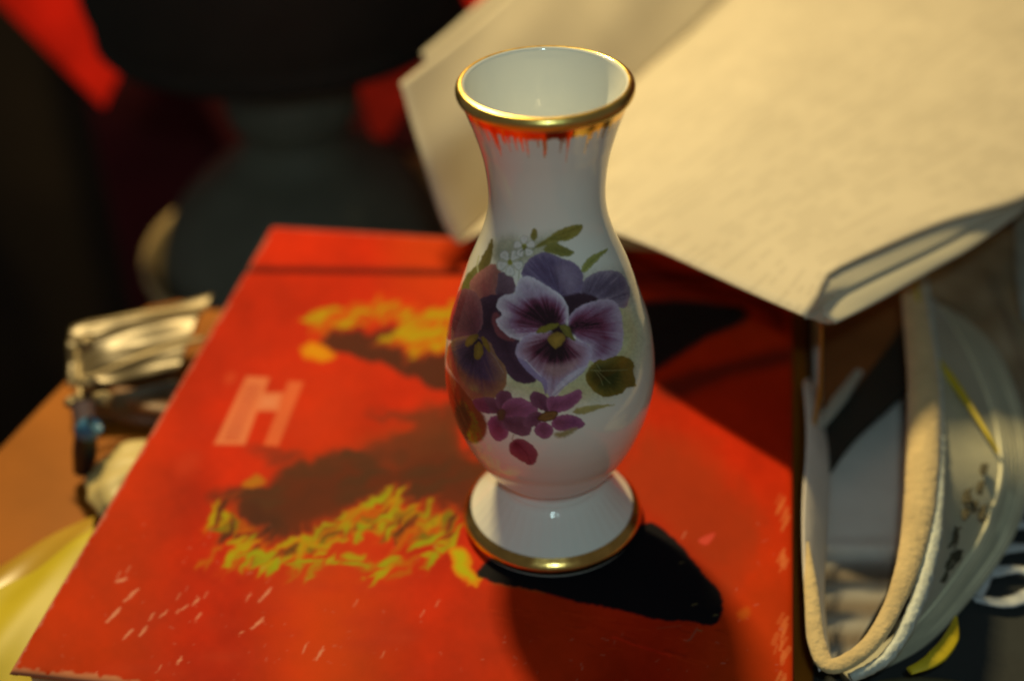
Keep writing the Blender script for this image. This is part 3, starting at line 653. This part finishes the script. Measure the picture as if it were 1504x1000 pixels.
# leaves below the right page, curling down at its outer side
top_e = [q+np.array([0, 0, -.06]) for q in topc[:7]]
mid_e = [at(1204, 458, 4.75), at(1212, 444, 4.7), at(1262, 416, 4.65), at(1322, 387, 4.5), at(1392, 353, 4.3), at(1455, 320, 4.1), at(1560, 268, 3.7)]
low_e = [at(1221, 474, 4.35), at(1262, 455, 4.2), at(1305, 432, 4.1), at(1372, 393, 3.95), at(1435, 356, 3.8), at(1530, 285, 3.5)]
in_e = [q+np.array([-1.6, .9, .1]) for q in low_e]
sheet('curled_leaf', loft([top_e, mid_e], 40, 8), M_curl, .03, booklet)
sheet('curled_leaf', loft([[q+np.array([-.35, .1, .04]) for q in mid_e], [(np.array(a)+np.array(b))/2+np.array([.1, -.05, .0]) for a, b in zip(mid_e, low_e)], low_e, in_e], 40, 6), M_curl, .03, booklet)
tri = [[at(1183, 466, 5.15), at(1207, 452, 4.8)], [at(1200, 470, 4.8), at(1212, 468, 4.5)], [at(1205, 474, 4.6), at(1222, 475, 4.33)]]
sheet('folded_corner', loft(tri, 10, 6), M_curl, .03, booklet)
recenter(booklet, tuple(Apt))


# ------------------------------------------------------------------ dark lamp behind the book, on a cream dish
LZ = -15.0
LC = at(462, 400, LZ); LS = 1.0
lampt = thing('table_lamp', 'large dark unlit lamp with round base, narrow stem and wide shade, behind the book', 'lamp')
cx, cy = LC[0], LC[1]
LS = float((LC-CP)@_fw)/float((at(462, 405, TZ)-CP)@_fw)
LP = lambda pts: [(r*LS, LZ+z*LS) for r, z in pts]
revolve('base', resample(LP([(5.9, .5), (6.15, .9), (6.0, 1.8), (5.2, 3.5), (3.8, 4.9), (2.7, 5.7), (2.2, 6.2)]), 40), M_base, lampt, (cx, cy))
revolve('stem', resample(LP([(2.2, 6.2), (1.9, 6.5), (2.2, 6.9), (2.55, 7.6), (2.6, 8.6), (2.3, 9.5), (1.6, 9.9), (1.2, 12)]), 40), M_base, lampt, (cx, cy))
revolve('shade', resample(LP([(5.4, 11.4), (6.5, 11.1), (6.9, 11.3), (6.9, 12.0), (7.1, 13), (7.2, 15.5), (6.4, 16.4), (.1, 16.8)]), 50), M_shade, lampt, (cx, cy))
recenter(lampt, (cx, cy, LZ+.5))
cab = thing('cabinet', 'low dark cabinet behind the table, under the dark lamp', 'cabinet')
box('cabinet_top', (cx-7, cy-10, -17), (cx+24, cy+16, LZ), M_brown, cab, .2)
box('cabinet_body', (cx-6.5, cy-9, -80), (cx+23, cy+15, -17), M_brown, cab, .2)
recenter(cab, (cx, cy, -80))
o = revolve('dish', resample(LP([(.1, .1), (5, .1), (6.0, .3), (6.4, .8), (6.6, 1.6), (6.85, 1.6), (6.8, 1.0), (6.4, .3), (6, .02), (.1, .02)]), 50), M_dish, None, (cx-.1, cy))
tag(o, 'cream dish under the dark lamp, its rim catching the light at the left', 'dish')

# brighter red pieces painting the lit parts of the shaded maroon curtain
def tri_cloth(name, pts, Y, m, lab):
    pts = [wallpoint(x, y, Y+dy) for (x, y), dy in zip(pts, (8, 8, -7))]
    a, b, c = [np.array(q) for q in pts]     # a, b top corners, c low tip
    G = []
    for v in np.linspace(0, 1, 26):
        row = []
        for u in np.linspace(0, 1, 26):
            q = (a*(1-u)+b*u)*(1-v)+c*v
            q = q+np.array([0, 1.0*math.sin(u*9+v*3)*(1-v), 0]); row.append(q)
        G.append(row)
    return tag(sheet(name, G, m, .2), lab, 'cloth')
tri_cloth('lit_curtain', [(-155, -130), (292, -120), (152, 158)], 52, M_red, 'bright red piece standing for the lit part of the curtain, pointed, in the upper left corner')
M_red2 = mat('dim_lit_curtain', (.09, .003, .002), rough=.9, spec=.05, noise=(30, .25, 4), bump=(300, .2, 3))
tri_cloth('lit_curtain', [(505, 100), (650, 80), (556, 222)], 50, M_red2, 'small red piece standing for a lit part of the curtain, between the dark lamp and the booklet')
tri_cloth('lit_curtain', [(640, -70), (900, -110), (705, 32)], 56, M_red, 'red piece standing for a lit part of the curtain, at the top edge above the booklet')

# bits behind the book on the right of the lamp
M_dblue = mat('dark_blue_cloth', (.012, .016, .022), rough=.9, noise=(30, .3, 3), bump=(100, .4, 3))
M_ochre = mat('ochre_paper', (.75, .52, .20), rough=.7, noise=(60, .2, 4), bump=(60, .5, 4))
def lump(name, c, rad, m, seed, n=40, k=24, parent=None, rough=.18):
    r = np.random.default_rng(seed); ph_ = r.uniform(0, 6, 12)
    V = []
    for v in np.linspace(0, np.pi, k):
        for u in np.linspace(0, 2*np.pi, n, endpoint=False):
            d = np.array([math.sin(v)*math.cos(u), math.sin(v)*math.sin(u), math.cos(v)])
            q = 1+rough*(math.sin(3*d[0]+ph_[0]+2*d[2])*math.sin(4*d[1]+ph_[1])+.6*math.sin(7*d[2]+5*d[0]+ph_[2])+.4*math.sin(11*d[1]-6*d[0]+ph_[3]))
            V.append(np.array(c)+d*np.array(rad)*q)
    return mesh_obj(name, V, gridfaces(k, n, True), m, parent)
q = at(600, 300, -13); o = lump('crumpled_cloth', (q[0], q[1], LZ+2.4), (5.0, 5.0, 2.6), M_dblue, 4); tag(o, 'crumpled dark blue cloth behind the book, beside the booklet', 'cloth')
q = at(600, 262, LZ+5.1); o = lump('paper_scrap', (q[0]+.4, q[1]+.3, LZ+5.1), (2.1, 1.6, .7), M_ochre, 9, rough=.3); tag(o, 'small ochre scrap of paper on the dark blue cloth', 'paper')

# ------------------------------------------------------------------ left: clear packet, small black bottle, cream packet, yellow packet
M_silver = mat('foil', (.30, .23, .12), rough=.48, metal=.35, noise=(25, .35, 4), bump=(12, .3, 3))
M_brn = mat('brown_content', (.16, .06, .015), rough=.5, noise=(60, .3, 4))
pk = thing('foil_packet', 'crumpled shiny cellophane packet on the table, left of the red book', 'packet')
a_, b_, c_, d_ = at(104, 478, -.6), at(314, 438, -.9), at(262, 555, -1.3), at(102, 580, -1.5)
ctrl = [[a_+np.array([0, 0, 0.]), a_*.66+b_*.34+np.array([0, 0, .35]), a_*.33+b_*.67+np.array([0, 0, .3]), b_],
        [a_*.66+d_*.34+np.array([.1, 0, .5]), None, None, b_*.66+c_*.34+np.array([0, 0, .5])]]
Gd = []
for v in np.linspace(0, 1, 36):
    row = []
    for u in np.linspace(0, 1, 50):
        q = (a_*(1-u)+b_*u)*(1-v)+(d_*(1-u)+c_*u)*v
        z = .55*math.sin(math.pi*min(1, v*1.15))**.8+.16*math.sin(u*14+v*5)*math.exp(-u*3)+.14*math.sin(v*17+u*2)+.10*math.sin(u*7-v*11)
        row.append(q+np.array([0, 0, z]))
    Gd.append(row)
M_glassy = mat('clear_wrap', (.14, .105, .055), rough=.36, metal=.3, spec=.6, noise=(14, .75, 3), bump=(9, .35, 2))
Gd = np.array(Gd); Gd[..., 2] = Gd[..., 2]*.45+(-.7)*.55
sheet('wrapper', Gd, M_glassy, .04, pk)
sd_ = [at(102, 580, -1.3), at(180, 575, -1.2), at(262, 556, -1.2)]
sheet('wrapper_side', loft([sd_, [q+np.array([.1, -.25, -.6]) for q in sd_], [q+np.array([0, -.2, -1.2]) for q in sd_]], 30, 6), M_glassy, .04, pk)
for (x0, y0, x1, y1, rd) in ((128, 556, 300, 496, .20), (112, 500, 118, 590, .14), (120, 478, 300, 452, .13)):
    p_, q_ = at(x0, y0, -.35), at(x1, y1, -.35)
    tube('fold', [p_, (p_+q_)/2+np.array([0, .05, .12]), q_], [rd*.5, rd, rd*.6], M_silver, pk, n=20, k=10, flat=.5)
lump('contents', tuple((a_+b_+c_+d_)/4+np.array([.9, -1.7, -1.0])), (2.1, 1.2, .7), M_brn, 11, parent=pk)
for cidx, (x, y) in enumerate(((125, 505), (128, 560), (150, 585), (110, 590))):
    q = at(x, y, .2); lump('crease', tuple(q), (.32, .28, .22), M_silver, 30+cidx, n=20, k=12, parent=pk, rough=.25)
recenter(pk, tuple(at(200, 560, TZ)))
M_blk = mat('black_plastic', (.008, .008, .012), rough=.3)
M_blue = mat('blue_plastic', (.05, .16, .32), rough=.35)
bt = thing('small_bottle', 'small black bottle with a blue collar, between the foil packet and the table edge', 'bottle')
p0, p1 = at(124, 690, TZ+.5), at(126, 632, TZ+2.2)
tube('bottle_body', [p0, p0*.6+p1*.4, p1], [.38, .42, .36], M_blk, bt, n=20, k=20)
p2 = at(134, 628, TZ+2.4); tube('bottle_collar', [p1, (p1+p2)/2, p2+np.array([.1, .1, .1])], [.4, .42, .34], M_blue, bt, n=10, k=20)
p3 = at(122, 592, TZ+2.8); tube('bottle_cap', [p1+(p3-p1)*.15, p3], [.34, .40], mat('mauve_plastic', (.18, .12, .12), rough=.4), bt, n=10, k=20)
recenter(bt, tuple(at(124, 690, TZ)))
M_cream = mat('cream_wrapper', (.56, .45, .20), rough=.4, noise=(30, .08, 3), bump=(40, .3, 3))
q = at(190, 700, TZ+.6); o = lump('cream_packet', (q[0]+.3, q[1]-.3, TZ+.75), (1.45, 1.7, .75), M_cream, 14, rough=.10)
tag(o, 'rounded cream packet tucked against the left edge of the red book', 'packet')
M_yel = mat('yellow_wrapper', (.48, .38, .012), rough=.5, noise=(30, .12, 3), bump=(30, .35, 3))
M_yel2 = mat('olive_wrapper', (.40, .25, .03), rough=.35, noise=(30, .1, 3), bump=(30, .35, 3))
yp = thing('yellow_packet', 'shiny yellow packet at the lower left corner, beside the red book', 'packet')
def slope(pts, h, m, name, par, seed=0):
    P4 = [at(x, y, z) for x, y, z in pts]
    Gd = []
    for v in np.linspace(0, 1, 30):
        Gd.append([(P4[0]*(1-u)+P4[1]*u)*(1-v)+(P4[3]*(1-u)+P4[2]*u)*v+np.array([0, 0, h*math.sin(math.pi*v)+.06*math.sin(u*9+v*6+seed)]) for u in np.linspace(0, 1, 30)])
    return sheet(name, Gd, m, .05, par)
slope([(-60, 900, TZ+1), (140, 775, TZ+1), (60, 1040, TZ+.8), (-120, 1100, TZ+.8)], .5, M_yel, 'wrapper', yp)
slope([(-60, 862, TZ+.4), (140, 752, TZ+.4), (138, 800, TZ+1.0), (-60, 905, TZ+1.1)], .2, M_yel2, 'wrapper_end', yp, 2)
recenter(yp, tuple(at(10, 900, TZ)))

# ------------------------------------------------------------------ right: fabric pouch
M_fleece = mat('cream_fleece', (.62, .47, .24), rough=.95, noise=(120, .12, 5), bump=(420, .9, 5), sheen=.3)
M_lining = mat('grey_lining', (.80, .74, .70), rough=.8, noise=(60, .06, 3), bump=(300, .15, 3))
M_satin2 = mat('pleat_satin', (.80, .77, .56), rough=.4, noise=(80, .2, 4))
M_satin = mat('satin', (.44, .43, .32), rough=.42, noise=(50, .12, 4), bump=(90, .35, 4), sheen=.2)
M_edge = mat('pale_braid', (.52, .56, .52), rough=.5, noise=(300, .2, 4), bump=(500, .6, 3))
M_yellowp = mat('yellow_piping', (.62, .48, .02), rough=.4, noise=(150, .1, 3))
M_mark = mat('brown_embroidery', (.07, .062, .036), rough=.7, noise=(200, .3, 4))
M_brownsatin = mat('brown_satin', (.16, .12, .05), rough=.4, noise=(50, .2, 4))
pouch = thing('fabric_pouch', 'open grey-green fabric pouch with cream fleece rim and yellow piping, beside the book', 'pouch')
rimr = [at(1338, 395, 1.0), at(1346, 470, 1.0), at(1356, 560, .9), at(1355, 680, .8), at(1345, 780, .6), at(1320, 870, .3), at(1278, 945, -.1), at(1222, 978, -.4)]
# fleece band along the right and bottom of the opening: rounded, uneven
riml = [at(1186, 795, 0.), at(1189, 835, 0.0), at(1193, 885, -.1), at(1200, 945, -.3)]
tube('fleece_rim', riml+rimr[::-1][0:], [.03, .20, .25, .24, .26, .36, .46, .50, .52, .52, .50, .46, .44, .40], M_fleece, pouch, n=260, k=30, wob=.012, flat=.62)
left_edge = [at(1205, 985, -.5), at(1186, 900, -.2), at(1180, 760, 0), at(1186, 640, 0), at(1182, 560, 0)]
left_in = [at(1222, 975, -1.6), at(1212, 880, -1.4), at(1216, 760, -1.3), at(1220, 660, -1.3), at(1200, 570, -1.3)]
sheet('side_flap', loft([left_edge, [(a+b)/2+np.array([-.1, 0, .25]) for a, b in zip(left_edge, left_in)], left_in], 40, 6), M_lining, .05, pouch)
# pale braid along the outside of the fleece
br = [q+np.array([.50, -.16, -.22]) for q in rimr]
tube('braid', br, [.12, .15, .16, .17, .20, .24, .22, .14], M_edge, pouch, n=160, k=12, wob=.06)
# satin outside: from the braid down and away to the right
o1 = [q+np.array([.56, -.2, -.30]) for q in rimr]
o2 = [at(1362, 430, .3), at(1388, 500, .3), at(1412, 600, .2), at(1418, 690, 0), at(1404, 770, -.4), at(1376, 850, -.7), at(1320, 925, -1.1), at(1236, 985, -1.3)]
o3 = [at(1380, 450, -.3), at(1420, 520, -.1), at(1455, 610, -.2), at(1466, 690, -.4), at(1448, 765, -1.0), at(1404, 840, -1.5), at(1336, 922, -1.9), at(1236, 990, -2.1)]
sheet('satin_side', loft([o1, o2, o3], 70, 12), M_satin, .05, pouch)
# pleated gusset: folds run along its length
o4 = [at(1410, 470, -1.0), at(1462, 520, -.9), at(1500, 610, -1.0), at(1508, 700, -1.2), at(1488, 780, -1.7), at(1436, 860, -2.1), at(1350, 950, -2.4), at(1240, 1000, -2.5)]
Gp = loft([o3, o4], 90, 64)
nn_ = np.cross(np.gradient(Gp, axis=0), np.gradient(Gp, axis=1)); nn_ /= np.linalg.norm(nn_, axis=2)[..., None]
kk = np.linspace(0, 1, Gp.shape[0])[:, None]
Gp = Gp+nn_*(.13*np.abs(np.sin(kk*np.pi*8)) if False else .12*np.sin(kk*2*np.pi*8+np.linspace(0, 1.5, Gp.shape[1])[None]))[..., None]*np.array([1, 1, 1])
sheet('pleated_gusset', Gp, M_satin, .04, pouch)
G0 = loft([o3, o4], 60, 40)
for k in range(9):
    row = int(3+k*4.2)
    pth = G0[min(row, 40)]
    tube('pleat', [pth[i]+np.array([.02, -.05, .07]) for i in range(0, 60, 6)]+[pth[-1]], [.025, .05, .06, .06, .05, .03], M_satin2, pouch, n=70, k=6)
tube('gusset_edge', [q+np.array([.02, -.02, .03]) for q in o4], .07, mat('pale_thread', (.50, .50, .40), rough=.5), pouch, n=120, k=8)
sheet('underside', loft([o4, [q*np.array([1, 1, 0])+np.array([-.4, .3, TZ+.02]) for q in o4]], 60, 8), M_brownsatin, .04, pouch)
# yellow piping
yp1 = [at(1344, 400, 1.35), at(1346, 425, 1.35), at(1349, 450, 1.2)]
tube('piping', yp1, [.06, .07, .05], M_yellowp, pouch, n=20, k=10)
yp2 = [at(1371, 522, .55), at(1400, 560, .5), at(1430, 605, .4), at(1452, 640, .25), at(1466, 664, .0)]
tube('piping', yp2, [.10, .14, .12, .08, .05], M_yellowp, pouch, n=60, k=10)
# embroidered marks
random.seed(5)
def motif(x, y, s, h, a0):
    pts = [at(x+s*math.cos(a0+t)*(1-.12*t)*.6, y+s*math.sin(a0+t), h) for t in np.linspace(0, 4.2, 7)]
    tube('embroidery', [at(x+dx*s, y+dy*s, h) for dx, dy in ((-.5, .9), (.1, .2), (.2, -.6), (.7, -1.0))], [.03, .06, .07, .03], M_mark, pouch, n=16, k=6, wob=.15)
    tube('embroidery', pts, [.03, .055, .07, .06, .045, .03, .02], M_mark, pouch, n=26, k=6, wob=.1)
for x, y, s, h, a0 in ((1420, 728, 11, -.05, 0), (1441, 715, 9, -.2, 1), (1420, 755, 9, -.25, 2), (1444, 752, 11, -.45, .5), (1432, 745, 8, -.3, 3), (1400, 790, 16, -.45, 3.3), (1366, 782, 8, .1, 1), (1395, 822, 12, -.75, .4), (1408, 818, 10, -.9, 2.5), (1366, 826, 10, -.35, 1.6),
                       (1386, 846, 9, -1.0, 4), (1352, 852, 9, -.4, .6), (1348, 878, 9, -.65, 2), (1338, 900, 9, -.9, 4.2), (1360, 806, 7, -.1, 3.5), (1446, 690, 8, -.1, 2.2)):
    motif(x, y, s, h+.10, a0)
# inside: grey lining with cross folds at the front end, reaching down to the table
nI = 120; GI = []
for j, v in enumerate(np.linspace(0, 1, nI)):
    # along the opening from the far end to the near end
    y = 430+v*545
    xl = 1196; xr = np.interp(y, [430, 560, 680, 780, 870, 945, 975], [1330, 1344, 1340, 1328, 1302, 1258, 1225])
    row = []
    for u in np.linspace(0, 1, 16):
        z = -2.2+.5*(abs(2*u-1)**3)+(.13*math.sin((y-790)/46*2*math.pi) if y > 790 else 0)
        row.append(at(xl+(xr-xl)*u, y, z))
    GI.append(row)
GI = np.array(GI); ln = sheet('lining', GI, mat('shaded_striped_lining', attr='print', rough=.8, noise=(60, .06, 3), bump=(300, .15, 3)), .05, pouch)
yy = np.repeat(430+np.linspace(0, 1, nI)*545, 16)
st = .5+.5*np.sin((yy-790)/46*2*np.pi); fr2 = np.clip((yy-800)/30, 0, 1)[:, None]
lc_ = np.array([[.78, .72, .69]])*(1-fr2)+fr2*(np.array([[.26, .25, .24]])*(1-st[:, None])+np.array([[.14, .11, .085]])*st[:, None])  # brown and grey stripes, the front end darkened to offset the lamp's lit patch
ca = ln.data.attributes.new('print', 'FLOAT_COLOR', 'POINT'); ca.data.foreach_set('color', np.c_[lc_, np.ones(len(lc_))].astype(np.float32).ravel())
recenter(pouch, tuple(at(1340, 900, TZ)))

# things lying in and behind the pouch
M_film = mat('clear_crumpled_film', (.34, .27, .18), rough=.22, spec=.7, noise=(35, .5, 5), bump=(70, .9, 5))
Gd = []
for v in np.linspace(0, 1, 50):
    row = []
    for u in np.linspace(0, 1, 40):
        q = (at(1350, 395, -.9)*(1-u)+at(1500, 320, -1.2)*u)*(1-v)+(at(1400, 590, -.8)*(1-u)+at(1520, 640, -1.2)*u)*v
        row.append(q+np.array([0, 0, .22*math.sin(u*11+v*7)*math.sin(v*13-u*4)*v+.12*math.sin(u*23-v*17)*v]))
    Gd.append(row)
o = sheet('plastic_film', Gd, M_film, .02); tag(o, 'crumpled brownish clear plastic film behind the pouch, below the booklet', 'plastic film')
M_whitebit = mat('frosted_plastic', (.32, .36, .34), rough=.35, noise=(60, .3, 4), bump=(60, .6, 4))
o = sheet('frosted_strip', loft([[at(1490, 318, -.2), at(1492, 400, -.3), at(1500, 470, -.5)], [at(1560, 300, -.2), at(1560, 400, -.3), at(1560, 480, -.5)]], 30, 8), M_whitebit, .08); tag(o, 'frosted pale strip at the right edge, above the plastic film', 'plastic')
M_grey = mat('black_strap', (.020, .019, .016), rough=.7, noise=(60, .2, 3))
sp = [[at(1215, 700, -1.2), at(1195, 640, -1.1)], [at(1260, 640, -1.05), at(1240, 590, -1.0)], [at(1345, 560, -.85), at(1310, 500, -.85)], [at(1400, 480, -1.2), at(1370, 400, -1.2)]]
o = sheet('black_strap', loft(sp, 10, 8), M_grey, .12); tag(o, 'dark strap lying across the inside of the pouch', 'strap')
M_card = mat('brown_card', (.20, .075, .022), rough=.6, noise=(30, .25, 3))
o = sheet('brown_card', loft([[at(1208, 660, -1.35), at(1206, 480, -1.35)], [at(1262, 590, -1.3), at(1262, 430, -1.3)], [at(1330, 560, -1.2), at(1330, 400, -1.2)]], 12, 10), M_card, .08); tag(o, 'brown card inside the pouch, under the dark strap', 'card')
M_pale = mat('grey_ribbon', (.34, .36, .33), rough=.5, noise=(60, .1, 3))
o = tube('grey_ribbon', [at(1200, 632, -.75), at(1230, 590, -.7), at(1262, 545, -.75)], [.16, .26, .16], M_pale, None, n=24, k=10, flat=.25); tag(o, 'short pale grey ribbon beside the dark strap in the pouch', 'ribbon')
M_cord = mat('orange_cord', (.40, .17, .02), rough=.5, bump=(600, .5, 2))
o = tube('cord', [at(1207, 468, 3.6), at(1205, 530, 2.0), at(1203, 580, .8), at(1196, 622, -.3), at(1192, 660, -.8)], [.05, .05, .06, .09, .05], M_cord, None, n=40, k=8); tag(o, 'thin orange cord hanging from the booklet corner into the pouch', 'cord')

# lace mat, dark cloth, plate and yellow ribbon at the lower right
M_dark = mat('slate_cloth', (.020, .024, .026), rough=.85, noise=(40, .2, 3), bump=(300, .2, 3))
o = sheet('dark_cloth', np.array([[np.array([x, y, TZ+.10+.05*math.sin(x*.6)*math.sin(y*.5)]) for x in np.linspace(8, 34, 30)] for y in np.linspace(-16, 30, 30)])[:, ::-1], M_dark, .06); tag(o, 'dark slate cloth on the table, below the lace', 'cloth')
M_lace = mat('white_lace', (.50, .54, .58), rough=.8, noise=(150, .12, 4), bump=(400, .4, 3))
lc = thing('lace_trim', 'pale lace edging with open loops, at the right edge under the pouch', 'lace')
L0 = [at(1432, 878, TZ+.35), at(1470, 790, TZ+.4), at(1510, 720, TZ+.4), at(1560, 640, TZ+.4)]
tube('lace_band', L0, [.22, .30, .30, .3], M_lace, lc, n=60, k=10, flat=.25, wob=.05)
tube('lace_band', [at(1432, 878, TZ+.35), at(1480, 884, TZ+.35), at(1530, 862, TZ+.35)], [.16, .24, .2], M_lace, lc, n=40, k=10, flat=.3, wob=.06)
for (xa, ya, xb, yb) in ((1452, 840, 1540, 846), (1466, 806, 1545, 815), (1484, 770, 1550, 785), (1500, 740, 1560, 752)):
    pp = resample([at(xa, ya, TZ+.38), at((xa+xb)/2, (ya+yb)/2-7, TZ+.42), at(xb, yb, TZ+.38)], 3)
    tube('lace_bar', [pp[0], pp[1], pp[2]], [.26, .17, .24], M_lace, lc, n=24, k=8, flat=.35, wob=.08)
recenter(lc, tuple(at(1480, 850, TZ+.2)))
M_ochr = mat('olive_plate', (.12, .11, .06), rough=.4, noise=(40, .1, 3))
pc_ = at(1400, 1205, TZ+.1)
o = revolve('plate', resample([(.1, TZ+.06), (3.6, TZ+.06), (4.4, TZ+.16), (4.7, TZ+.32), (4.6, TZ+.36), (4.3, TZ+.26), (3.6, TZ+.18), (.1, TZ+.18)][::-1], 40), M_ochr, None, (pc_[0], pc_[1]), n=96); tag(o, 'dull olive plate rim at the bottom edge, under the pouch', 'plate')
o = tube('yellow_ribbon', [at(1335, 985, TZ+1.6), at(1370, 968, TZ+1.7), at(1396, 938, TZ+1.6), at(1404, 905, TZ+1.4)], [.14, .26, .22, .05], M_yellowp, None, n=40, k=10, flat=.35); tag(o, 'curl of yellow ribbon over the plate rim, below the pouch', 'ribbon')
o = tube('yellow_ribbon', [at(1480, 700, TZ+1.0), at(1500, 715, TZ+1.1), at(1525, 712, TZ+1.0)], [.1, .25, .2], M_yellowp, None, n=24, k=10, flat=.4); tag(o, 'end of yellow ribbon at the right edge, behind the pouch gusset', 'ribbon')
